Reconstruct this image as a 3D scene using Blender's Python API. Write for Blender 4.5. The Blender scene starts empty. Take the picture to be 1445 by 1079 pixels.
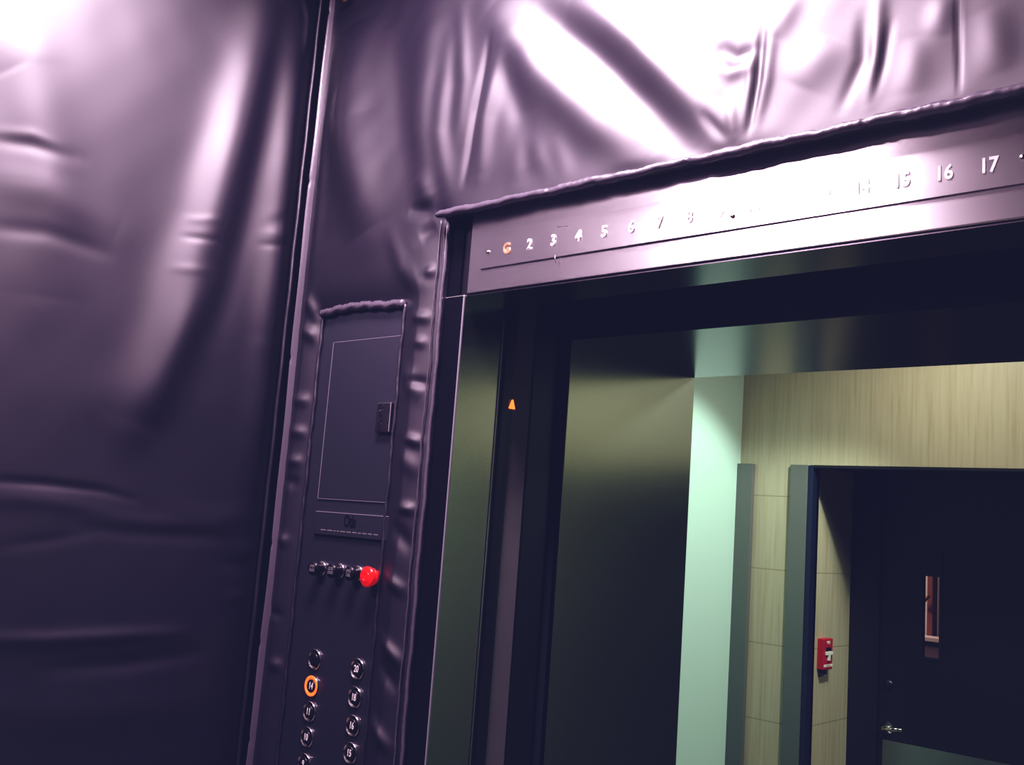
import bpy, bmesh, math, random
import numpy as np
from mathutils import Vector, Matrix
random.seed(4)
C = bpy.context.scene
COL = C.collection

# ------------------------------------------------------------------ camera
EYE = np.array([0.0, 0.0, 1.72]); FPX = 1400.0; PCX, PCY = 722.5, 539.5
yaw, pitch, roll = -0.73344, 0.142765, 0.075092
fw = np.array([math.sin(yaw)*math.cos(pitch), math.cos(yaw)*math.cos(pitch), math.sin(pitch)])
rt0 = np.array([math.cos(yaw), -math.sin(yaw), 0.0]); up0 = np.cross(rt0, fw)
rt = rt0*math.cos(roll)+up0*math.sin(roll); up = -rt0*math.sin(roll)+up0*math.cos(roll)
cam_d = bpy.data.cameras.new('camera'); cam = bpy.data.objects.new('camera', cam_d); COL.objects.link(cam)
cam_d.sensor_width = 36; cam_d.lens = 36*FPX/1445; cam_d.clip_start = 0.02
M = Matrix(((rt[0], up[0], -fw[0], EYE[0]), (rt[1], up[1], -fw[1], EYE[1]), (rt[2], up[2], -fw[2], EYE[2]), (0, 0, 0, 1)))
cam.matrix_world = M
C.camera = cam

def ray(x, y): return rt*(x-PCX)-up*(y-PCY)+fw*FPX
def onY(x, y, Y): d = ray(x, y); return EYE+d*(Y/d[1])      # measured point of the photo on a front-parallel wall
def onX(x, y, X): d = ray(x, y); return EYE+d*(X/d[0])      # ... on a side wall

# ------------------------------------------------------------------ materials
def mat(name, base=(.5,.5,.5), rough=.5, metal=0, spec=.5, aniso=0, arot=0, emit=None, es=0, coat=0, tint=None):
    m = bpy.data.materials.new(name); m.use_nodes = True
    b = m.node_tree.nodes['Principled BSDF']
    b.inputs['Base Color'].default_value = (*base, 1); b.inputs['Roughness'].default_value = rough
    b.inputs['Metallic'].default_value = metal; b.inputs['Specular IOR Level'].default_value = spec
    b.inputs['Anisotropic'].default_value = aniso; b.inputs['Anisotropic Rotation'].default_value = arot
    b.inputs['Coat Weight'].default_value = coat
    if emit: b.inputs['Emission Color'].default_value = (*emit, 1); b.inputs['Emission Strength'].default_value = es
    return m
def nodes(m): return m.node_tree.nodes, m.node_tree.links, m.node_tree.nodes['Principled BSDF']
def add_bump(m, scale, strength, dist=.002, stretch=(1,1,1), detail=4, rough_var=0, col_var=None):
    N, L, b = nodes(m)
    tc = N.new('ShaderNodeTexCoord'); mp = N.new('ShaderNodeMapping'); mp.inputs['Scale'].default_value = stretch
    L.new(tc.outputs['Object'], mp.inputs[0])
    n = N.new('ShaderNodeTexNoise'); n.inputs['Scale'].default_value = scale; n.inputs['Detail'].default_value = detail
    L.new(mp.outputs[0], n.inputs['Vector'])
    if strength:
        bp = N.new('ShaderNodeBump'); bp.inputs['Strength'].default_value = strength; bp.inputs['Distance'].default_value = dist
        L.new(n.outputs[0], bp.inputs['Height']); L.new(bp.outputs[0], b.inputs['Normal'])
    if rough_var:
        r = b.inputs['Roughness'].default_value
        mr = N.new('ShaderNodeMapRange'); mr.inputs['To Min'].default_value = r-rough_var; mr.inputs['To Max'].default_value = r+rough_var
        L.new(n.outputs[0], mr.inputs[0]); L.new(mr.outputs[0], b.inputs['Roughness'])
    if col_var:
        cr = N.new('ShaderNodeValToRGB'); cr.color_ramp.elements[0].position = .3; cr.color_ramp.elements[1].position = .7
        cr.color_ramp.elements[0].color = (*col_var[0], 1); cr.color_ramp.elements[1].color = (*col_var[1], 1)
        L.new(n.outputs[0], cr.inputs[0]); L.new(cr.outputs[0], b.inputs['Base Color'])
    return m
VINYL = add_bump(mat('black_vinyl', (.008,.007,.016), .48, spec=1.0), 260, .06, .0005, rough_var=.03)  # blue in the base colour stands in for bluish ambient bounce
PIPE = add_bump(mat('vinyl_piping', (.085,.078,.10), .30, spec=1.0), 90, .25, .0012)
STEEL = add_bump(mat('brushed_steel', (.40,.40,.42), .30, 1, aniso=.75, arot=.25), 60, .04, .0004, stretch=(1,1,40), rough_var=.03)
PLATE = add_bump(mat('indicator_steel', (.93,.90,.92), .26, 1, aniso=.85, arot=.25), 60, .03, .0004, stretch=(1,1,30))
JAMB = add_bump(mat('jamb_steel', (.52,.56,.52), .27, 1, aniso=.6, arot=0), 120, .02, .0003, stretch=(1,30,.4))  # slight green tint stands in for greenish lobby reflections
JDARK = mat('dark_steel', (.07,.07,.085), .38, 1)
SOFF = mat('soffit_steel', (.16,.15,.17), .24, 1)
COPM = add_bump(mat('control_panel_steel', (.105,.112,.145), .40, .85, aniso=.4), 90, .05, .0003, stretch=(30,30,1))
COPD = mat('control_panel_edge', (.24,.24,.28), .4, .2)
BLACK = mat('black_paint_and_reflection', (.003,.003,.006), .6, spec=.1)
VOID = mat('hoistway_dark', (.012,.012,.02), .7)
DOORE = add_bump(mat('door_edge_steel', (.20,.17,.21), .5, .3), 9, .2, .01)
CHROME = mat('chrome', (.75,.7,.66), .16, 1)
BLKP = mat('black_plastic', (.006,.006,.008), .3)
REDP = mat('red_plastic', (.85,.012,.006), .22, emit=(1,.02,.005), es=.25, coat=.5)  # slight emission added so the button looks lit
WHT = mat('white_lettering', (.75,.75,.72), .5); SMALLT = mat('worn_lettering', (.15,.15,.155), .5)
GREYL = mat('grey_lettering', (.85,.84,.86), .4); LITO = mat('lit_orange_lettering', (.75,.36,.18), .5)  # orange base colour paints the glow of the lit G
ORANGE = mat('orange_glow', (.9,.15,.02), .35, emit=(1,.13,.015), es=1.6)
AMBER = mat('amber_glow', (.9,.3,.1), .4, emit=(1,.22,.04), es=2.0)
BRASS = mat('brass', (.8,.5,.22), .22, 1)
PAINT = add_bump(mat('pale_green_paint', (.50,.68,.60), .6), 40, .05, .001)
STONE = mat('travertine', (.5,.45,.33), .42)
def stone_nodes(m):
    N, L, b = nodes(m)
    tc = N.new('ShaderNodeTexCoord'); mp = N.new('ShaderNodeMapping'); mp.inputs['Scale'].default_value = (60,60,2.4)
    L.new(tc.outputs['Object'], mp.inputs[0])
    n = N.new('ShaderNodeTexNoise'); n.inputs['Scale'].default_value = 1; n.inputs['Detail'].default_value = 6; n.inputs['Roughness'].default_value = .6
    L.new(mp.outputs[0], n.inputs['Vector'])
    cr = N.new('ShaderNodeValToRGB'); e = cr.color_ramp.elements
    e[0].position = .3; e[0].color = (.38,.32,.20,1); e[1].position = .72; e[1].color = (.50,.45,.33,1)
    m2 = e.new(.5); m2.color = (.45,.40,.28,1)
    L.new(n.outputs[0], cr.inputs[0])
    # horizontal joints every 0.46 m
    sep = N.new('ShaderNodeSeparateXYZ'); L.new(tc.outputs['Object'], sep.inputs[0])
    a = N.new('ShaderNodeMath'); a.operation = 'ADD'; a.inputs[1].default_value = 0.04; L.new(sep.outputs['Z'], a.inputs[0])
    md = N.new('ShaderNodeMath'); md.operation = 'MODULO'; md.inputs[1].default_value = .33; L.new(a.outputs[0], md.inputs[0])
    lt = N.new('ShaderNodeMath'); lt.operation = 'LESS_THAN'; lt.inputs[1].default_value = .004; L.new(md.outputs[0], lt.inputs[0])
    mx = N.new('ShaderNodeMixRGB'); mx.inputs['Color2'].default_value = (.27,.23,.15,1)
    lo = N.new('ShaderNodeMath'); lo.operation = 'LESS_THAN'; lo.inputs[1].default_value = 2.1; L.new(sep.outputs['Z'], lo.inputs[0])
    ml = N.new('ShaderNodeMath'); ml.operation = 'MULTIPLY'; L.new(lt.outputs[0], ml.inputs[0]); L.new(lo.outputs[0], ml.inputs[1])
    L.new(ml.outputs[0], mx.inputs[0]); L.new(cr.outputs[0], mx.inputs[1]); L.new(mx.outputs[0], b.inputs['Base Color'])
stone_nodes(STONE)
TRIM = mat('grey_steel_trim', (.15,.155,.145), .4, .3)
BLUEE = mat('blue_dark_frame', (.008,.011,.036), .5)
DDOOR = mat('dark_door_paint', (.007,.005,.007), .6)
KICK = add_bump(mat('kick_plate_steel', (.5,.5,.46), .28, 1, aniso=.6), 30, .1, .002)
GLASS = mat('glass', (.9,.9,.9), .02); _b = GLASS.node_tree.nodes['Principled BSDF']; _b.inputs['Transmission Weight'].default_value = 1; _b.inputs['IOR'].default_value = 1.1
FIRE = mat('fire_red', (.42,.010,.02), .45)
CEIL = mat('dark_ceiling', (.10,.10,.11), .6)
FLOORM = add_bump(mat('floor_tile', (.12,.11,.10), .4), 6, .1)
LOBC = mat('lobby_ceiling', (.12,.12,.12), .8)
WARM = mat('warm_wall', (.50,.46,.45), .6)
BROWN = mat('brown_wood', (.16,.055,.02), .5)

# ------------------------------------------------------------------ object helpers
def link(name, me, m, parent=None):
    o = bpy.data.objects.new(name, me); COL.objects.link(o)
    if m: me.materials.append(m)
    if parent: o.parent = parent
    return o
def tag(o, label=None, cat=None, group=None, kind=None):
    if label: o['label'] = label
    if cat: o['category'] = cat
    if group: o['group'] = group
    if kind: o['kind'] = kind
    return o
def empty(name, label, cat, loc=(0,0,0), group=None):
    o = bpy.data.objects.new(name, None); COL.objects.link(o); o.location = loc; o.empty_display_size = .05
    return tag(o, label, cat, group)
def done(bm, name, m, parent=None, smooth=False):
    me = bpy.data.meshes.new(name); 
    bmesh.ops.recalc_face_normals(bm, faces=bm.faces)
    bm.to_mesh(me); bm.free()
    if smooth:
        for p in me.polygons: p.use_smooth = True
    o = link(name, me, m, parent)
    if parent:                       # meshes are written in world metres: keep them there under their thing
        me.transform(Matrix.Translation(-Vector(parent_loc(parent))))
    return o
def parent_loc(p):
    l = Vector(p.location)
    while p.parent: p = p.parent; l += Vector(p.location)
    return l
def add_box(bm, x0, x1, y0, y1, z0, z1, bev=0):
    r = bmesh.ops.create_cube(bm, size=1)
    for v in r['verts']: v.co = Vector(((x0+x1)/2+v.co.x*(x1-x0), (y0+y1)/2+v.co.y*(y1-y0), (z0+z1)/2+v.co.z*(z1-z0)))
    if bev:
        es = list({e for v in r['verts'] for e in v.link_edges})
        bmesh.ops.bevel(bm, geom=es, offset=bev, segments=2, affect='EDGES', profile=.5)
def box(name, x0, x1, y0, y1, z0, z1, m, parent=None, bev=0):
    bm = bmesh.new(); add_box(bm, x0, x1, y0, y1, z0, z1, bev)
    return done(bm, name, m, parent)
def struct(o): o['kind'] = 'structure'; return o
def lathe(name, prof, c, m, parent=None, n=32, axis='Y'):
    """prof: (radius, offset along -Y/+X from the wall)"""
    bm = bmesh.new(); rings = []
    for r, h in prof:
        ring = []
        for i in range(n):
            a = 2*math.pi*i/n; u, w = r*math.cos(a), r*math.sin(a)
            p = (c[0]+u, c[1]-h, c[2]+w) if axis == 'Y' else (c[0]+h, c[1]+u, c[2]+w)
            ring.append(bm.verts.new(p))
        rings.append(ring)
    for a, b in zip(rings, rings[1:]):
        for i in range(n): bm.faces.new((a[i], a[(i+1)%n], b[(i+1)%n], b[i]))
    bm.faces.new(rings[0]); bm.faces.new(rings[-1][::-1])
    return done(bm, name, m, parent, smooth=True)
def tube(name, pts, rad, m, parent=None, n=10, wr=0, closed=False, flat=None):
    """tube along points; rad may be a function of the running length"""
    bm = bmesh.new(); P = [Vector(p) for p in pts]; rings = []; s = 0
    for i, p in enumerate(P):
        t = (P[min(i+1, len(P)-1)]-P[max(i-1, 0)]).normalized()
        if i: s += (p-P[i-1]).length
        ref = Vector((0,1,0)) if abs(t.y) < .9 else Vector((1,0,0))
        a = t.cross(ref).normalized(); b = t.cross(a).normalized()
        r = rad(s) if callable(rad) else rad
        ring = []
        for k in range(n):
            q = 2*math.pi*k/n; rr = r*(1+wr*math.sin(s*310+3*math.sin(s*47)+k*.7)*.5+wr*math.sin(s*121+k*1.9)*.5) if wr else r
            ring.append(bm.verts.new(p+a*rr*math.cos(q)+b*rr*math.sin(q)))
        rings.append(ring)
    for a, b in zip(rings, rings[1:]):
        for k in range(n): bm.faces.new((a[k], a[(k+1)%n], b[(k+1)%n], b[k]))
    bm.faces.new(rings[0]); bm.faces.new(rings[-1][::-1])
    return done(bm, name, m, parent, smooth=True)
def text(name, s, c, size, m, parent=None, face='-Y', depth=.0006, offset=0, xs=1, spacing=1, line=1):
    """raised lettering centred on c"""
    cu = bpy.data.curves.new('t', 'FONT'); cu.body = s; cu.size = size; cu.align_x = 'CENTER'; cu.align_y = 'CENTER'
    cu.extrude = depth; cu.offset = offset; cu.space_character = spacing; cu.space_line = line; cu.resolution_u = 3
    t = bpy.data.objects.new('t', cu); COL.objects.link(t)
    dg = bpy.context.evaluated_depsgraph_get(); me = bpy.data.meshes.new_from_object(t.evaluated_get(dg))
    bpy.data.objects.remove(t)
    rot = Matrix.Rotation(math.pi/2, 4, 'X')
    if face == '+X': rot = Matrix.Rotation(math.pi/2, 4, 'Z') @ rot
    if face == '-Yv': rot = rot @ Matrix.Rotation(math.pi/2, 4, 'Z')
    pl = parent_loc(parent) if parent else Vector()
    me.transform(Matrix.Translation(Vector(c)-pl) @ rot @ Matrix.Diagonal((xs,1,1,1)))
    me.materials.clear()
    return link(name, me, m, parent)

# ------------------------------------------------------------------ fabric folds
def stroke_arrays(strokes, conv, ax):
    out = []
    for pts, w, A, sk in strokes:
        W = np.array([conv(x, y) for x, y in pts])[:, ax]
        mid = pts[len(pts)//2]
        e = conv(mid[0]+w, mid[1])[ax]-conv(mid[0], mid[1])[ax]
        out.append((W, float(np.hypot(*e)), A, sk))
    return out
def folds(U, V, strokes):
    """sum of soft ridges (A > 0) and creases (A < 0) along polylines; sk leans the ridge to one side"""
    H = np.zeros_like(U)
    for W, w, A, sk in strokes:
        seg = np.hypot(*(W[1:]-W[:-1]).T); tot = seg.sum(); s0 = 0
        best = np.full(U.shape, 1e9); sd = np.zeros_like(U); tt = np.zeros_like(U)
        for i in range(len(W)-1):
            a, b = W[i], W[i+1]; d = (b-a)/seg[i]
            pu, pv = U-a[0], V-a[1]; t = np.clip(pu*d[0]+pv*d[1], 0, seg[i])
            qx, qy = pu-t*d[0], pv-t*d[1]; dist = np.hypot(qx, qy)
            k = dist < best
            best = np.where(k, dist, best); sd = np.where(k, d[0]*qy-d[1]*qx, sd); tt = np.where(k, (s0+t)/tot, tt)
            s0 += seg[i]
        x = best/w; sgn = np.sign(sd)
        lean = 1+sk*sgn
        g = np.exp(-(x/np.maximum(lean, .15))**2)
        end = np.sin(np.pi*np.clip(tt*.92+.04, 0, 1))**.7
        H += A*g*end
    return H
def vnoise(U, V, f, seed):
    rng = np.random.RandomState(seed); H = 0
    for k in range(7):
        a = rng.rand()*6.28; p = rng.rand()*6.28; ff = f*(.5+rng.rand())
        H = H+np.sin(U*math.cos(a)*ff+V*math.sin(a)*ff+p)
    return H/7
def grid_axis(cuts, fine, coarse, lo, hi):
    """coordinates hitting every cut; fine inside lo..hi"""
    cs = sorted(set(cuts+[lo, hi])); out = [cs[0]]
    for a, b in zip(cs, cs[1:]):
        st = fine if a >= lo-1e-9 and b <= hi+1e-9 else coarse
        n = max(1, int(round((b-a)/st))); out += [a+(b-a)*i/n for i in range(1, n+1)]
    return np.array(out)
def pad(name, us, vs, holes, hfun, place, back, m, parent):
    U, V = np.meshgrid(us, vs, indexing='ij'); H = hfun(U, V)
    P = place(U, V, H); nu, nv = U.shape
    verts = P.reshape(-1, 3); uc = (us[1:]+us[:-1])/2; vc = (vs[1:]+vs[:-1])/2
    UC, VC = np.meshgrid(uc, vc, indexing='ij'); keep = np.ones(UC.shape, bool)
    for a, b, c, d in holes: keep &= ~((UC > a) & (UC < b) & (VC > c) & (VC < d))
    I, J = np.nonzero(keep); q = np.stack([I*nv+J, (I+1)*nv+J, (I+1)*nv+J+1, I*nv+J+1], 1)
    # skirt back to the wall along every open edge
    E = np.concatenate([q[:, [0,1]], q[:, [1,2]], q[:, [2,3]], q[:, [3,0]]]); key = np.sort(E, 1)
    uq, inv, cnt = np.unique(key, axis=0, return_inverse=True, return_counts=True)
    be = E[cnt[inv.ravel()] == 1]
    used = np.unique(be); bverts = back(verts[used]); mp = {int(v): len(verts)+i for i, v in enumerate(used)}
    sk = [(int(a), mp[int(a)], mp[int(b)], int(b)) for a, b in be]
    allv = np.concatenate([verts, bverts]); faces = q.tolist()+sk
    used_all = np.unique(np.array(faces)); rm = -np.ones(len(allv), int); rm[used_all] = np.arange(len(used_all))
    faces = rm[np.array(faces)]
    me = bpy.data.meshes.new(name); me.from_pydata(allv[used_all].tolist(), [], faces.tolist()); me.update()
    for p in me.polygons: p.use_smooth = True
    bm = bmesh.new(); bm.from_mesh(me); bmesh.ops.recalc_face_normals(bm, faces=bm.faces); bm.to_mesh(me); bm.free()
    return link(name, me, m, parent)
def edge_dist(U, V, rects, outer):
    d = np.minimum.reduce([U-outer[0], outer[1]-U, V-outer[2], outer[3]-V])
    for a, b, c, e in rects:
        dx = np.maximum.reduce([a-U, np.zeros_like(U), U-b]); dz = np.maximum.reduce([c-V, np.zeros_like(U), V-e])
        d = np.minimum(d, np.hypot(dx, dz))
    return np.maximum(d, 0)

# ------------------------------------------------------------------ dimensions
D = 1.50                       # front return plane
XW = -2.135                    # left cab wall
XO = -1.511; XR = -.26         # cab opening
ZH = 2.212                     # cab head
TOP = 3.19                     # cab ceiling
CX0, CX1, CZ1 = -1.988, -1.686, 2.203   # cut-out round the control panel
PX1, PZ0 = -1.570, 2.390       # pad edge along the opening, pad edge above the transom
YB = 1.630                     # back of the cab return
YH0, YH1, ZS = 1.885, 2.465, 2.183      # hoistway entrance reveal
YL = 4.20                      # far lobby wall
XL = float(onY(1043, 700, YL)[0])
XA = float(onY(1142, 700, YL)[0]); ZA = float(onY(1145, 656, YL)[2])
YA = float(onX(1202, 740, XA)[1])       # back of the door alcove

# ------------------------------------------------------------------ cab shell
struct(box('wall_left', XW-.04, XW, -1.6, D+.12, 0, TOP, BLACK))
bm = bmesh.new()
add_box(bm, XW, XO-.02, D+.004, YB-.006, 0, TOP); add_box(bm, XO-.02, .45, D+.03, YB-.006, ZH+.012, TOP); add_box(bm, XR, .45, D+.004, YB-.006, 0, TOP)
struct(done(bm, 'wall_front', BLACK))
struct(box('wall_right', .45, .49, -1.6, D+.12, 0, TOP, VINYL))
struct(box('wall_back', XW, .45, -1.64, -1.6, 0, TOP, VINYL))
struct(box('floor', XW-.04, .49, -1.64, YH0, -.04, 0, FLOORM))
struct(box('ceiling', XW-.04, .49, -1.64, D+.12, TOP, TOP+.04, CEIL))
# strike jamb (post with rounded nose): face toward the cab and return toward the lobby
bm = bmesh.new(); add_box(bm, -1.60, XO, D, YB, 0, ZH, .0025)
jamb = struct(done(bm, 'trim_1', JAMB))
struct(box('trim_16', -1.597, XO-.004, D-.0015, D+.002, .02, ZH-.003, BLACK, None, .001))  # black sheet over the steel face, painted as its reflection of the dark cab
nose = struct(box('trim_2', XO-.0015, XO+.0022, D-.0018, D+.0022, 0.02, ZH-.004, COPD, None, .0008))
struct(box('trim_3', XO-.004, XO+.0025, YB, YB+.003, .02, ZH-.03, STEEL))
# transom over the door
bm = bmesh.new(); add_box(bm, -1.503, .2, D-.002, YB, ZH, 2.50, .002)
struct(done(bm, 'trim_4', PLATE))
bm = bmesh.new(); add_box(bm, -1.60, -1.503, D+.010, YB, ZH, 2.50, .002)
struct(done(bm, 'trim_5', JDARK))  # darker steel stands in for the dark reflection on this end
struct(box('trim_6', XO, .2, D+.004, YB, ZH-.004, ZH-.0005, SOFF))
bm = bmesh.new(); add_box(bm, XR, XR+.09, D, YB, 0, ZH, .0025)
struct(done(bm, 'trim_7', JAMB))

# position indicator plate
zt0, zt1 = 2.262, 2.337
pi = empty('floor_indicator', 'long brushed steel floor number plate on the transom above the elevator doorway', 'floor indicator', (-.92, D, zt0))
def warp_plate():
    bm = bmesh.new(); nx, nz = 120, 8; x0, x1 = -1.466, -.345; g = []
    for i in range(nx+1):
        row = []
        for k in range(nz+1):
            x = x0+(x1-x0)*i/nx; z = zt0+(zt1-zt0)*k/nz
            dy = .006+.0010*math.sin((x+1.45)*5.2)*(1-k/nz)+.0007*math.sin((x+1)*13)*(k/nz)
            row.append(bm.verts.new((x, D-.002-dy, z)))
        g.append(row)
    for i in range(nx):
        for k in range(nz): bm.faces.new((g[i][k], g[i+1][k], g[i+1][k+1], g[i][k+1]))
    r = bmesh.ops.extrude_edge_only(bm, edges=[e for e in bm.edges if e.is_boundary])
    for v in r['geom']:
        if isinstance(v, bmesh.types.BMVert): v.co.y = D-.003
    return done(bm, 'plate', PLATE, pi)
warp_plate()
for i, s in enumerate(['G']+[str(n) for n in range(2, 18) if n != 13]):
    x = -1.387+i*.0637; zc = 2.2965; y = D-.0092-.0009*math.sin((x+1.45)*5.2)
    t = text('numeral', s, (x, y, zc), .032, GREYL if i else LITO, pi, offset=.0008, depth=.0009, xs=.85)
    if i in (3, 4, 5, 6, 13): pass
    elif 7 <= i < 13: t.data.materials.clear(); t.data.materials.append(PLATE)  # glare put into colour: plate steel lets these numerals wash out
    elif s not in ('16', '17'): text('numeral_inlay', s, (x, y-.0011, zc), .032, JDARK, pi, offset=-.0012, depth=.0004, xs=.85)
    else: t.data.materials.clear(); t.data.materials.append(WHT)
for x, z in ((-1.441, 2.2965), (-.853, 2.285), (-.385, 2.30)):
    lathe('screw', [(.0045, 0), (.0045, .001), (.003, .0022), (.0005, .0026)], (x, D-.0095, z), CHROME, pi, 16)
# brackets scratched round the 3
for (a, b, c, d) in ((783,360,784,371), (786,320,800,319)):
    p, q = onY(a, b, D-.009), onY(c, d, D-.009)
    tube('scratch', [p, q], .0006, CHROME, pi, 6)

# ------------------------------------------------------------------ retracted doors and the hoistway beyond
def edge_post(name, label, y0, y1, m, x=XO):
    e = struct(empty(name, label, 'door', (x, (y0+y1)/2, 0)))
    bm = bmesh.new(); add_box(bm, -2.75, x-.004, y0, y1, .01, 2.3, .004); done(bm, 'panel', m, e)
    return e
d1 = edge_post('door_1', 'retracted dark steel cab door of the elevator, only its leading edge showing', 1.637, 1.690, JDARK)
y_l = 1.6845; zz = float(onX(723, 571, XO)[2])
box('safety_edge', XO-.004, XO+.001, 1.648, 1.672, .03, 2.25, BLKP, d1, .002)
bm = bmesh.new()
vs_ = [bm.verts.new(p) for p in ((XO+.0015, y_l-.009, zz-.009), (XO+.0015, y_l+.0085, zz-.009), (XO+.0015, y_l, zz+.012), (XO-.004, y_l-.009, zz-.009), (XO-.004, y_l+.0085, zz-.009), (XO-.004, y_l, zz+.012))]
for f in ((0,1,2), (5,4,3), (0,3,4,1), (1,4,5,2), (2,5,3,0)): bm.faces.new([vs_[i] for i in f])
la = done(bm, 'glowing_triangle', AMBER, d1); la['label'] = 'small glowing orange triangle in place of a reflection'  # glowing shape added on the door edge for an orange reflection
for z in (1.53, 1.29, 1.255, 1.22):
    lathe('bolt', [(.004, 0), (.004, .002), (.001, .003)], (XO-.004, 1.659, z), CHROME, d1, 12, axis='X')
d2 = edge_post('door_2', 'retracted hoistway door with a purple-grey leading edge', 1.697, 1.766, DOORE, XO-.012)
d2h = edge_post('door_3', 'second retracted dark hoistway door panel', 1.776, 1.868, JDARK, XO-.02)
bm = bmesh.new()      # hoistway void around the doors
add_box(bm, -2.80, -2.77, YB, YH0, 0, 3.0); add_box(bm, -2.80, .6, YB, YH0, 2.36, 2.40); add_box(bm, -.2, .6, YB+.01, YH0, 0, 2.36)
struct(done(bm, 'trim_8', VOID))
# hoistway entrance frame: reveal and head, and the masonry it sits in
bm = bmesh.new(); add_box(bm, XO-.012, XO, YH0, YH1, 0, 2.25); add_box(bm, XO-.013, XO+.0015, YH0, YH0+.032, 0, 2.25, .001)
struct(done(bm, 'trim_9', JAMB))
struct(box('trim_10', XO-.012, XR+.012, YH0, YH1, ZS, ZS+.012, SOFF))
struct(box('trim_11', XR, XR+.012, YH0, YH1, 0, 2.25, JAMB))
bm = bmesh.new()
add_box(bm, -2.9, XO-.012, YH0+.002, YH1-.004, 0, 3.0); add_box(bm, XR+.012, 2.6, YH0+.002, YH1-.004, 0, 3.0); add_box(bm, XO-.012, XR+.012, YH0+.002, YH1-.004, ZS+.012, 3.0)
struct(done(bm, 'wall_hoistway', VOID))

# ------------------------------------------------------------------ lobby
LC = 2.82
struct(box('wall_lobby_left', XL-.06, XL, YH1-.004, YL+.3, 0, LC, PAINT))
bm = bmesh.new(); add_box(bm, XL-.06, XA, YL, YL+.1, 0, LC); add_box(bm, XA, .9, YL, YL+.1, ZA, LC); add_box(bm, .9, 2.6, YL, YL+.1, 0, LC)
struct(done(bm, 'wall_lobby_far', STONE))
struct(box('wall_alcove_side', XA-.06, XA, YL+.012, YA, 0, 2.5, STONE))
struct(box('wall_alcove_right', .9, .96, YL+.1, YA, 0, 2.5, STONE))
struct(box('ceiling_alcove', XA-.05, .9, YL+.1, YA+.1, ZA+.002, ZA+.05, DDOOR))
struct(box('wall_lobby_right', 2.6, 2.66, YH1, YL, 0, LC, STONE))
struct(box('ceiling_lobby', XL-.06, 2.6, YH1-.004, YL+.1, LC, LC+.04, LOBC))
struct(box('floor_lobby', XL-.06, 2.66, YH0, YA+2.2, -.04, 0, FLOORM))
# steel trims on the stone (wall end guard, alcove jamb)
def strip(name, xa, xb, ya, yb, ztop, m):
    x0 = float(onY(xa, 800, ya)[0]); x1 = float(onY(xb, 800, ya)[0])
    return struct(box(name, x0, x1, ya, yb, 0, ztop, m, None, .002))
strip('trim_12', 1033.5, 1056, YL-.03, YL+.0, ZA, TRIM)
strip('trim_13', 1110.5, 1135.3, YL-.012, YL, ZA, TRIM)
struct(box('trim_14', XA-.016, XA+.018, YL-.006, YL+.04, 0, ZA-.002, BLUEE, None, .002))
struct(box('trim_15', XA+.018, .9, YL-.004, YL+.04, ZA-.012, ZA, DDOOR))

# door at the back of the alcove
dl = float(onY(1203, 740, YA)[0])
door = struct(empty('door_4', 'dark painted lobby door with a narrow vision window', 'door', (dl+.5, YA, 0)))
w0 = onY(1300, 812, YA); w1 = onY(1323, 930, YA); wx0, wx1, wz1, wz0 = w0[0], w1[0], w0[2], w1[2]
dx0 = float(onY(1240, 900, YA)[0]); dx1 = dx0+.96
bm = bmesh.new()
add_box(bm, dx0, wx0, YA+.02, YA+.06, .01, ZA); add_box(bm, wx1, dx1, YA+.02, YA+.06, .01, ZA)
add_box(bm, wx0, wx1, YA+.02, YA+.06, .01, wz0); add_box(bm, wx0, wx1, YA+.02, YA+.06, wz1, ZA)
done(bm, 'leaf', DDOOR, door)
bm = bmesh.new(); add_box(bm, dl-.05, dx0-.004, YA-.0, YA+.08, 0, ZA+.02, .003); add_box(bm, dx1+.004, .9, YA, YA+.08, 0, ZA+.02, .003)
done(bm, 'door_frame', DDOOR, door)
bm = bmesh.new(); t_ = .010
for b in ((wx0-t_, wx1+t_, wz1, wz1+.10), (wx0-t_, wx1+t_, wz0-t_, wz0), (wx0-t_, wx0, wz0, wz1), (wx1, wx1+t_, wz0, wz1)): add_box(bm, b[0], b[1], YA+.012, YA+.022, b[2], b[3], .001)
done(bm, 'window_frame', DDOOR, door)
box('window_pane', wx0, wx1, YA+.038, YA+.043, wz0, wz1, GLASS, door)
k = onY(1242, 1042, YA+.018); 
kp = box('kick_plate', dx0+.02, dx1-.02, YA+.016, YA+.020, .08, float(k[2]), KICK, door, .001)
h = onY(1246, 1028, YA-.03)
hd = lathe('handle', [(.028, 0), (.028, .006), (.012, .010), (.010, .045), (.0, .046)], (h[0], YA+.02, h[2]), CHROME, door, 20)
tube('lever', [(h[0], YA-.025, h[2]), (h[0]+.03, YA-.03, h[2]+.004), (h[0]+.085, YA-.028, h[2]+.010)], .009, CHROME, hd)
lk = onY(1252, 966, YA)
lathe('lock', [(.022, 0), (.020, .006), (.004, .008)], (lk[0], YA+.02, lk[2]), JDARK, door, 20)

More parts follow.
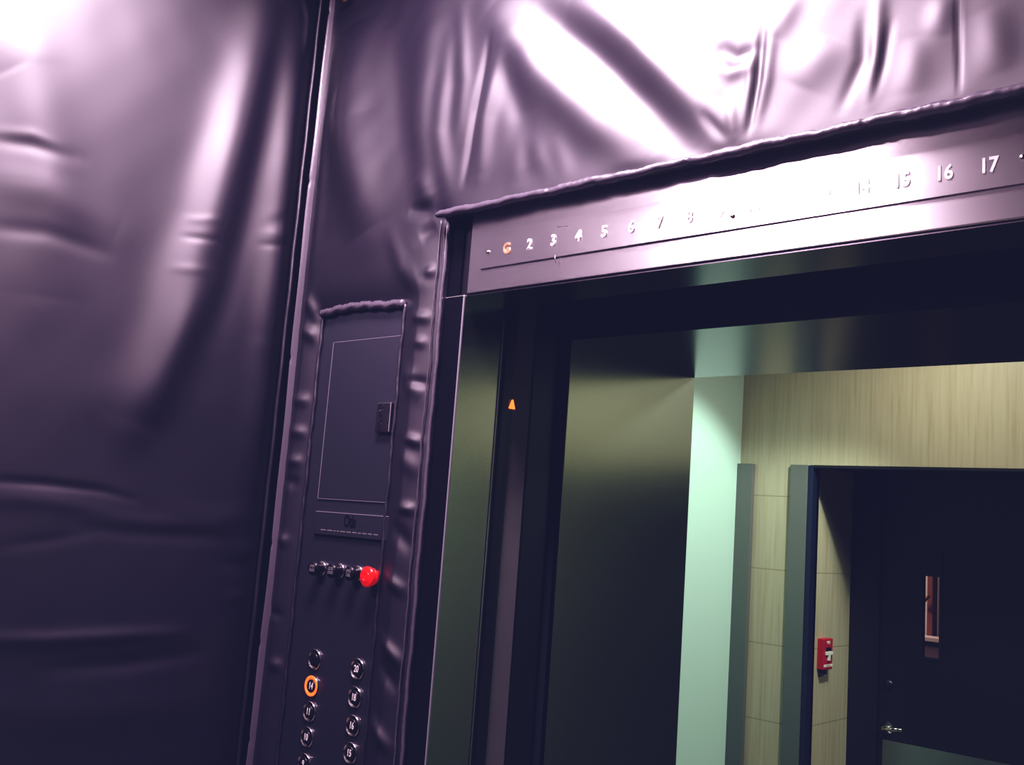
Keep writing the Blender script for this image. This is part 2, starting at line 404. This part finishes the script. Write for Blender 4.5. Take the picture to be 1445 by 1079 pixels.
# corridor seen through the window of that door
yc = YA+1.5
struct(box('wall_corridor', -4.2, .9, yc, yc+.04, 0, 2.5, WARM))
struct(box('ceiling_corridor', -4.2, .9, YA+.1, yc, 2.5, 2.54, CEIL))
q0 = onY(1308.5, 812, yc-.1); q1 = onY(1317, 812, yc-.1)
po = empty('door_post', 'brown wooden post in the corridor seen through the door window', 'post', (q0[0], yc-.08, 0))
box('post', q0[0], q1[0], yc-.1, yc-.02, 0, 2.4, BROWN, po, .004)
q2 = onY(1297, 898, yc-.22); 
bn = empty('corridor_ledge', 'low dark wainscot ledge in the corridor below the door window', 'ledge', (-3.5, yc-.2, 0))
box('front_panel', -3.9, .8, yc-.22, yc-.11, 0, float(q2[2])-.02, mat('wainscot', (.16,.10,.11), .6), bn)
box('top', -3.9, .8, yc-.235, yc-.105, float(q2[2])-.02, float(q2[2])+.005, mat('ledge_top', (.5,.42,.40), .5), bn, .003)
a_, b_ = onY(1299, 849, yc-.13), onY(1311, 840, yc-.13)
tube('cable', [a_, (a_+b_)/2+np.array([0,0,-.01]), b_], .010, BROWN, po)

# fire alarm pull station
fy0 = float(onX(1153, 925, XA)[1]); fX = float(onY(1162.5, 925, fy0)[0]); fy1 = float(onX(1175, 925, fX)[1])
fz1 = float(onX(1163, 901.5, fX)[2]); fz0 = float(onX(1163, 945.5, fX)[2])
fm = (fy0+fy1)/2
fa = empty('fire_alarm', 'small red fire alarm pull station on the stone wall beside the dark door', 'fire alarm', (XA, fm, fz0))
box('body', XA-.003, fX, fy0, fy1, fz0, fz1, FIRE, fa, .004)
H_ = fz1-fz0
box('recess', fX, fX+.001, fm-.025, fm+.025, fz0+.60*H_, fz0+.72*H_, BLKP, fa)
bm = bmesh.new(); add_box(bm, fX, fX+.008, fm-.032, fm+.032, fz0+.48*H_, fz0+.59*H_, .001); add_box(bm, fX, fX+.008, fm-.010, fm+.010, fz0+.30*H_, fz0+.48*H_, .001)
done(bm, 'pull_handle', WHT, fa)
box('white_label', fX, fX+.0012, fm-.045, fm+.045, fz0+.10*H_, fz0+.18*H_, WHT, fa)
text('lettering', 'PUSH IN', (fX+.0014, fm, fz0+.14*H_), .010, FIRE, fa, '+X', .0003)
text('lettering', 'FIRE', (fX+.0006, fm, fz0+.87*H_), .020, WHT, fa, '+X', .0005)
box('conduit_box', XA, XA+.02, fy0+.01, fy1-.03, fz0-.022, fz0-.001, mat('dark_olive', (.03,.03,.025), .6), fa)

# ------------------------------------------------------------------ control panel
YP = D-.010
cp = empty('control_panel', 'dark steel elevator control panel framed by the black padding', 'control panel', (-1.86, YP, .75))
box('faceplate', CX0-.03, CX1+.03, YP, D+.003, .72, CZ1+.03, COPM, cp, .002)
def cpt(x, y, dy=0): return onY(x, y, YP-dy)
# lid: four engraved edge lines round a slightly raised door
c00, c10, c01, c11 = cpt(450, 704), cpt(543, 707), cpt(471.5, 483), cpt(563.5, 475)
lx0 = (c00[0]+c01[0])/2; lx1 = CX1+.012; lz0 = (c00[2]+c10[2])/2; lz1 = (c01[2]+c11[2])/2
lid = box('cabinet_door', lx0, lx1, YP-.0022, YP, lz0, lz1, COPM, cp, .0008)
bm = bmesh.new(); e_ = .0011
add_box(bm, lx0-e_, lx0+e_*.3, YP-.0026, YP, lz0, lz1); add_box(bm, lx0, lx1, YP-.0026, YP, lz1, lz1+e_); add_box(bm, lx0, lx1, YP-.0026, YP, lz0-e_, lz0)
done(bm, 'edge', COPD, lid)
p0, p1 = cpt(536, 569, .006), cpt(552, 610, .006)
hl = box('latch', p0[0], p1[0], YP-.014, YP-.002, min(p0[2],p1[2]), max(p0[2],p1[2]), STEEL, lid, .0015)
text('lettering', 'LOCKED', ((p0[0]*2+p1[0])/3, YP-.0144, (p0[2]+p1[2])/2), .016, BLKP, cp, '-Yv', .0003)
s0, s1 = cpt(449, 720), cpt(445, 753)
sz1 = (s0[2]+cpt(542, 729)[2])/2; sz0 = (s1[2]+cpt(540, 762)[2])/2
ip = box('nameplate', s0[0], CX1+.012, YP-.006, YP, sz0, sz1, COPM, cp, .001)
box('top_edge', s0[0], CX1+.012, YP-.0066, YP-.001, sz1-.0012, sz1+.0004, COPD, ip)  # lighter strip painted as the highlight along the upper edge
box('shadow_strip', s0[0]-.004, CX1+.012, YP-.001, YP, sz0-.005, sz0, BLKP, ip)  # black strip painted as the shadow under the nameplate
ot = cpt(494, 736, .006)
text('logo', 'Otis', (ot[0], YP-.0064, ot[2]), .038, BLKP, ip, offset=.0014, depth=.0003, xs=.62)
bm = bmesh.new(); rnd = random.Random(2); x = s0[0]+.025
while x < CX1-.03:
    w = rnd.uniform(.006, .02); add_box(bm, x, x+w, YP-.0064, YP-.0058, sz0+.010, sz0+.0125); x += w+.005
done(bm, 'engraving', SMALLT, ip)
# service buttons
for i, (x, y, s) in enumerate(((440.3, 801.5, 'OPEN\nDOOR'), (466.3, 805, 'CLOSE\nDOOR'), (491.5, 808.5, 'EMER\nCALL'))):
    c = onY(x, y, YP-.030)
    b = lathe('push_button', [(.0150, 0), (.0150, .020), (.0165, .022), (.0165, .028), (.0152, .030), (.0001, .0302)], (c[0], YP, c[2]), BLKP, cp)
    b['label'] = ('black door open button', 'black door close button', 'black call button')[i]
    lathe('collar', [(.0175, 0), (.0175, .005), (.0165, .006)], (c[0], YP, c[2]), CHROME, b)
    text('lettering', s, (c[0], YP-.0305, c[2]), .0100, SMALLT, b, offset=.0001, depth=.0003, xs=.66, line=.9)
c = onY(518.5, 813.5, YP-.030)
b = lathe('push_button', [(.014, 0), (.014, .014), (.019, .016), (.0195, .020), (.0165, .022), (.0195, .024), (.0225, .027), (.0225, .032), (.020, .0345), (.0001, .0350)], (c[0], YP, c[2]), REDP, cp)
b['label'] = 'red emergency stop button'
bm = bmesh.new(); lathe_ring = [(math.cos(t)*.010, math.sin(t)*.010) for t in np.linspace(0, 2*math.pi, 25)]
bm.free()
tube('raised_ring', [(c[0]+u, YP-.0352, c[2]+w) for u, w in lathe_ring], .0010, REDP, b, 6)
# floor buttons in two columns
left = [(443.5,930,''), (439.5,967.5,'14'), (436,1003.5,'11'), (432.5,1039.5,'10'), (428.5,1077,'9')]
right = [(503.5,943.5,'20'), (500,983.5,'18'), (497,1023.5,'16'), (493.5,1062,'15')]
for colm in (left, right):
    for i, (x, y, s) in enumerate(colm):
        c = cpt(x, y, .003); lit = s == '14'
        b = lathe('floor_button', [(.0235, 0), (.0235, .0030), (.0222, .0048), (.0205, .0044), (.0185, .0015), (.0001, .0012)], (c[0], YP, c[2]), CHROME, cp)
        if lit: b['label'] = 'lit floor button with a glowing orange ring'
        if lit: lathe('glowing_ring', [(.0228, .0030), (.0230, .0052), (.0212, .0062), (.0165, .0040), (.0160, .0016)], (c[0], YP, c[2]), ORANGE, b)
        lathe('cap', [(.0150, .0012), (.0150, .0050), (.0140, .0060), (.0001, .0062)], (c[0], YP, c[2]), BLKP, b)
        if s: text('numeral', s, (c[0]+.002, YP-.0066, c[2]), .021, WHT, b, depth=.0003, offset=.0003, xs=.75)

# ------------------------------------------------------------------ padding on the front return and transom
F = D-.012
cvF = lambda x, y: onY(x, y, F)
front_strokes = stroke_arrays([
    # (pixels measured on the photograph, half width, height, lean)
    ([(512,40),(506,180),(528,330)], 27, .036, 0), ([(475,90),(462,250),(445,400)], 9, .006, 0),
    ([(565,40),(575,180),(600,280)], 18, -.010, 0), ([(618,30),(606,190),(610,275)], 20, .018, 0),
    ([(645,60),(632,190),(640,275)], 10, .008, .0), ([(700,60),(680,160),(664,262)], 5, -.008, 0),
    ([(715,75),(695,170),(685,250)], 11, .010, 0), ([(660,20),(664,120),(655,200)], 9, .006, 0),
    ([(700,20),(770,110),(850,180),(925,232)], 26, 0.0173, 0), ([(720,90),(745,170),(752,240)], 16, -0.0086, 0),
    ([(748,160),(738,262)], 13, .0035, 0), ([(752,190),(768,225),(790,256)], 12, .0030, 0), ([(790,200),(812,256)], 12, .0025, 0),
    ([(760,10),(850,80),(930,160),(985,215)], 20, -0.0115, 0), ([(820,0),(910,60),(1000,150),(1050,205)], 34, 0.0187, 0),
    ([(870,0),(960,90),(1030,160)], 12, -0.0072, 0),
    ([(1085,40),(1078,120),(1066,196)], 5, -0.0042, 0), ([(1072,60),(1066,130),(1060,190)], 7, 0.0038, 0), ([(1098,45),(1090,120),(1076,185)], 8, 0.0042, 0),
    ([(1020,72),(1045,88),(1075,76)], 9, -0.0050, 0), ([(1020,100),(1040,110),(1070,100)], 9, 0.0042, 0),
    ([(1028,0),(1026,60)], 5, -0.0021, 0), ([(1040,150),(1048,196)], 8, 0.0034, 0), ([(1000,165),(1036,205)], 7, -0.0038, 0),
    ([(1130,0),(1100,60)], 16, 0.0042, 0), ([(1225,30),(1225,90),(1195,160)], 10, -0.0034, 0), ([(1248,0),(1245,80),(1235,155)], 10, 0.0042, 0),
    ([(1262,40),(1252,100),(1238,150)], 7, -0.0029, 0), ([(1180,60),(1140,130)], 30, 0.0050, 0), ([(1340,0),(1330,60)], 20, 0.0042, 0),
    ([(1358,0),(1359,60),(1361,142)], 3, -0.0021, 0), ([(1400,20),(1420,110)], 26, 0.0034, 0),
    ([(1300,60),(1290,140)], 22, 0.0034, 0),
    # tension wrinkles round the panel cut-out and along the opening
    ([(560,330),(575,380),(592,402),(612,404)], 9, .0045, 0), ([(606,385),(620,384)], 5, .006, 0),
    ([(600,340),(620,320)], 8, -.006, 0), ([(585,300),(618,300)], 7, -.006, 0), ([(600,250),(616,290)], 11, .006, 0),
    ([(440,420),(448,440),(456,452)], 6, .008, 0), ([(432,465),(448,475),(452,484)], 6, .008, 0),
    ([(588,448),(612,450)], 5, .006, 0), ([(590,482),(606,486)], 5, .005, 0), ([(580,538),(606,542)], 5, -.007, 0), ([(570,520),(600,560)], 9, .006, 0),
    ([(578,618),(600,626)], 5, .007, 0), ([(568,640),(596,668)], 9, .005, 0), ([(570,716),(590,720)], 5, .007, 0), ([(560,740),(584,775)], 8, -.006, 0),
    ([(552,812),(576,836)], 6, .007, 0), ([(545,900),(576,945)], 6, .008, 0), ([(540,930),(565,975)], 7, -.006, 0), ([(528,1010),(556,1060)], 6, .008, 0),
    ([(420,565),(440,566)], 5, .006, 0), ([(415,608),(436,612)], 5, .006, 0), ([(412,650),(430,652)], 5, .006, 0), ([(408,678),(424,682)], 5, -.005, 0),
    ([(398,760),(412,764)], 5, .006, 0), ([(386,935),(402,940)], 5, .006, 0), ([(380,860),(402,868)], 4, -.005, 0),
], cvF, [0, 2])
XP0 = -2.100
FH = [(PX1, 1, -1, PZ0), (CX0, CX1, .7, CZ1)]
def hF(U, V):
    d = edge_dist(U, V, FH, (XP0, .6, .05, 3.6))
    head = np.exp(-((V-PZ0)/.10)**2)*(1/(1+np.exp(-(U-PX1-.01)/.02)))
    base = .012+.020*(1-np.exp(-(d/.045)**1.3))
    base = base+head*np.maximum(0, .036-base)
    f = folds(U, V, front_strokes)+.0022*vnoise(U, V, 17, 3)+.0008*vnoise(U, V, 60, 8)
    return base+f*(1-np.exp(-(d/.016)**2))
usF = grid_axis([XP0, CX0, CX1, PX1, .43], .0045, .02, XP0, -.25)
vsF = grid_axis([.06, .7, CZ1, PZ0, 3.16], .0055, .03, .86, 3.16)
fp = empty('protective_pad', 'black quilted vinyl pad with lilac sheen around the control panel and over the doorway', 'wall pad', (-1.6, D, .06), 'black vinyl wall pads')
del fp['group']
pf = pad('quilt', usF, vsF, FH, hF, lambda U, V, H: np.stack([U+1.6, (D-H)-D, V-.06], -1), lambda P: np.stack([P[:,0], np.full(len(P), .003), P[:,2]], 1), VINYL, fp)
def wob(s, a=.0012): return a*math.sin(s*23)+a*.7*math.sin(s*61+1)
def run(p, q, wfun, n): return [(p[0]+(q[0]-p[0])*i/n+(wfun(i/n*2.3) if abs(q[2]-p[2]) > abs(q[0]-p[0]) else 0), p[1], p[2]+(q[2]-p[2])*i/n+(wfun(i/n*2.9) if abs(q[2]-p[2]) <= abs(q[0]-p[0]) else 0)) for i in range(n+1)]
yP = D-.012
tube('piping', run((PX1-.004, D-.043, PZ0-.001), (.43, D-.043, PZ0-.001), wob, 420), lambda s: .0086+.0008*math.sin(s*19)-(.0022 if (s*3.1) % 1 < .02 else 0), PIPE, fp, 12, .10)
tube('piping', run((PX1, yP, PZ0), (PX1, yP, .06), wob, 260), lambda s: .0045, PIPE, fp, 8, .15)
tube('piping', run((PX1-.013, yP-.010, PZ0-.005), (PX1-.013, yP-.010, .06), wob, 260), lambda s: .0016, PIPE, fp, 6, .4)
tube('piping', [(CX0+(CX1-CX0)*t, yP-.006, CZ1+.002+.008*math.sin(math.pi*min(1, t*1.25))+.001*math.sin(t*37)) for t in np.linspace(0, 1, 70)], lambda s: .0100, PIPE, fp, 12, .18)
tube('piping', run((CX0, yP-.003, CZ1), (CX0, yP-.003, .7), wob, 200), lambda s: .0042, VINYL, fp, 8, .2)
tube('piping', run((CX1, yP-.003, CZ1), (CX1, yP-.003, .7), wob, 200), lambda s: .0042, VINYL, fp, 8, .2)
# binding tape that closes the front pad in the corner
def ribbon(name, x0, w, m, parent):
    bm = bmesh.new(); prev = None; n = 260
    for i in range(n+1):
        z = 3.16-(3.10)*i/n; dx = .0035*math.sin(z*4.1+1)+.0012*math.sin(z*17)
        sec = []
        for k in range(9):
            t = k/8*2-1; bul = .010*(1-t*t)*(1-.25*(1 if (z*4.3) % 1 < .04 else 0))
            sec.append(bm.verts.new((x0+dx+t*w/2, D-.026-bul+.008*abs(t), z)))
        if prev:
            for k in range(8): bm.faces.new((prev[k], prev[k+1], sec[k+1], sec[k]))
        prev = sec
    return done(bm, name, m, parent, True)
ribbon('binding', -2.078, .015, PIPE, fp)

# brass hook at the top of the front pad
hk = onY(489, -2, D-.05)
hook = empty('pad_hook', 'small brass hook at the top of the padding in the corner', 'hook', (hk[0], D, hk[2]))
tube('hook', [(hk[0]+.011*math.cos(t), D-.052, hk[2]+.004+.011*math.sin(t)) for t in np.linspace(math.pi*.9, math.pi*2.3, 20)], .0034, BRASS, hook)
lathe('stud', [(.010, 0), (.010, .045), (.006, .050)], (hk[0], D, hk[2]+.026), BRASS, hook, 20)

# ------------------------------------------------------------------ padding on the left wall
G = XW+.022
cvL = lambda x, y: onX(x, y, G)
left_strokes = stroke_arrays([
    ([(378,0),(343,140),(292,320),(245,450),(190,600)], 34, .034, 0), ([(300,380),(262,450),(228,520),(192,592)], 24, .012, 0),
    ([(400,20),(370,160),(335,330),(300,470)], 20, -.014, 0),
    ([(418,80),(402,230),(388,340),(375,480)], 20, .022, 0), ([(388,330),(376,450),(362,620)], 22, .012, 0),
    ([(430,0),(438,30),(432,80)], 5, .010, 0),
    ([(412,300),(392,312),(372,318)], 7, -0.00210, 0), ([(370,330),(408,336)], 6, 0.00180, 0), ([(362,346),(410,350)], 4, -0.00180, 0),
    ([(258,312),(300,314)], 5, 0.00120, 0), ([(250,336),(300,344)], 4, -0.00180, 0), ([(235,380),(290,386)], 6, 0.00120, 0),
    ([(-30,190),(40,205),(110,226)], 12, -0.0030, 0), ([(-30,188),(40,195),(90,215)], 9, 0.0025, 0),
    ([(-30,320),(60,330),(150,360)], 12, -0.0025, 0), ([(-30,250),(60,270),(160,330)], 30, 0.0050, 0),
    ([(-40,30),(40,90),(70,260),(60,420)], 46, 0.0100, 0),
    ([(-40,676),(60,682),(140,692),(190,706)], 6, -0.00325, 0), ([(-40,700),(60,706),(150,720)], 12, 0.00260, 0),
    ([(90,740),(180,752),(260,756),(340,760)], 9, -0.00228, 0), ([(120,728),(220,738),(330,742)], 10, 0.00195, 0),
    ([(0,770),(60,762),(130,752)], 9, -0.00163, 0),
    ([(-40,902),(60,902),(170,896),(260,892)], 10, 0.0060, 0), ([(60,942),(170,935),(290,918)], 12, -0.0050, 0),
    ([(300,790),(345,800),(372,790)], 9, -0.0030, 0), ([(310,845),(362,840)], 8, 0.0030, 0), ([(340,776),(378,778)], 6, 0.0030, 0),
    ([(240,720),(300,730),(370,726)], 14, 0.0030, 0), ([(380,470),(378,560),(350,700)], 26, 0.0060, 0),
    ([(-60,1000),(100,1010),(300,990)], 30, 0.0040, 0), ([(60,560),(160,560),(300,570)], 40, 0.0030, 0),
], cvL, [1, 2])
YE = D-.032
def hL(U, V):
    d = np.minimum(YE-U+.0, 3.4-V); d = np.maximum(d, 0)
    base = .004+.030*(1-np.exp(-(d/.05)**1.3))
    f = folds(U, V, left_strokes)+.003*vnoise(U, V, 9, 5)+.0008*vnoise(U, V, 45, 6)
    return base+f*(1-np.exp(-(d/.03)**2))
usL = grid_axis([-1.55, YE], .006, .03, .0, YE)
vsL = grid_axis([.06, 3.16], .006, .03, .75, 3.16)
lp = empty('protective_pad', 'large plain black vinyl pad with hanging folds covering the left side wall', 'wall pad', (XW, 0, .06))
pad('quilt', usL, vsL, [], hL, lambda U, V, H: np.stack([H, U, V-.06], -1), lambda P: np.stack([np.full(len(P), .001), P[:,1], P[:,2]], 1), VINYL, lp)
tube('piping', [(XW+.012+.001*math.sin(z*31), YE+.003, z) for z in np.linspace(3.16, .06, 260)], .006, VINYL, lp, 10, .08)

# ------------------------------------------------------------------ ceiling light fixtures of the cab and lights
def area(name, loc, size, power, col, rot=(0,0,0), sy=None, spread=None):
    l = bpy.data.lights.new(name, 'AREA'); l.energy = power; l.color = col; l.size = size
    if sy: l.shape = 'RECTANGLE'; l.size_y = sy
    if spread: l.spread = spread
    o = bpy.data.objects.new(name, l); COL.objects.link(o); o.location = loc; o.rotation_euler = rot
    return o
def spot(name, loc, target, power, col, ang, blend=.5, rad=.04):
    l = bpy.data.lights.new(name, 'SPOT'); l.energy = power; l.color = col; l.spot_size = ang; l.spot_blend = blend; l.shadow_soft_size = rad
    o = bpy.data.objects.new(name, l); COL.objects.link(o); o.location = loc
    o.rotation_euler = (Vector(target)-Vector(loc)).to_track_quat('-Z', 'Y').to_euler()
    return o
PINK = (1, .75, .93)
area('cab_light', (-1.26, .92, TOP-.03), .68, 78, PINK, sy=.34)
area('cab_light', (-1.80, -.52, TOP-.03), .62, 74, PINK, sy=.4)
MINT = (.78, 1, .86)
spot('lobby_downlight', (-1.15, 3.60, LC-.05), (-2.33, 3.62, 1.08), 115, MINT, 1.30, .4)
area('lobby_light', (-1.3, 3.66, LC-.03), .22, 9, (.96,1,.80))
area('lobby_light', (.5, 3.5, LC-.03), .4, 30, (.82,1,.80))
area('corridor_light', (-2.9, YA+.8, 2.45), .5, 40, (1,.82,.72))

w = bpy.data.worlds.new('world'); C.world = w; w.use_nodes = True
w.node_tree.nodes['Background'].inputs[0].default_value = (.10,.10,.2,1); w.node_tree.nodes['Background'].inputs[1].default_value = .15

# ------------------------------------------------------------------ tone
vs = C.view_settings
C.display_settings.display_device = 'sRGB'
vs.view_transform = 'Standard'; vs.look = 'None'; vs.exposure = 0.0; vs.gamma = 1.0
vs.use_curve_mapping = True
cm = vs.curve_mapping
for ch, lift in ((0, .0075), (1, .0078), (2, .022)):
    cv = cm.curves[ch]
    cv.points[0].location = (0, lift); cv.points[1].location = (1, 1)
    cv.points.new(.03, lift+(.0135, .0132, .0158)[ch]); cv.points.new(.14, (.133, .119, .136)[ch]); cv.points.new(.5, (.52, .48, .51)[ch])
cm.update()
C.cycles.use_denoising = True
C.cycles.max_bounces = 8
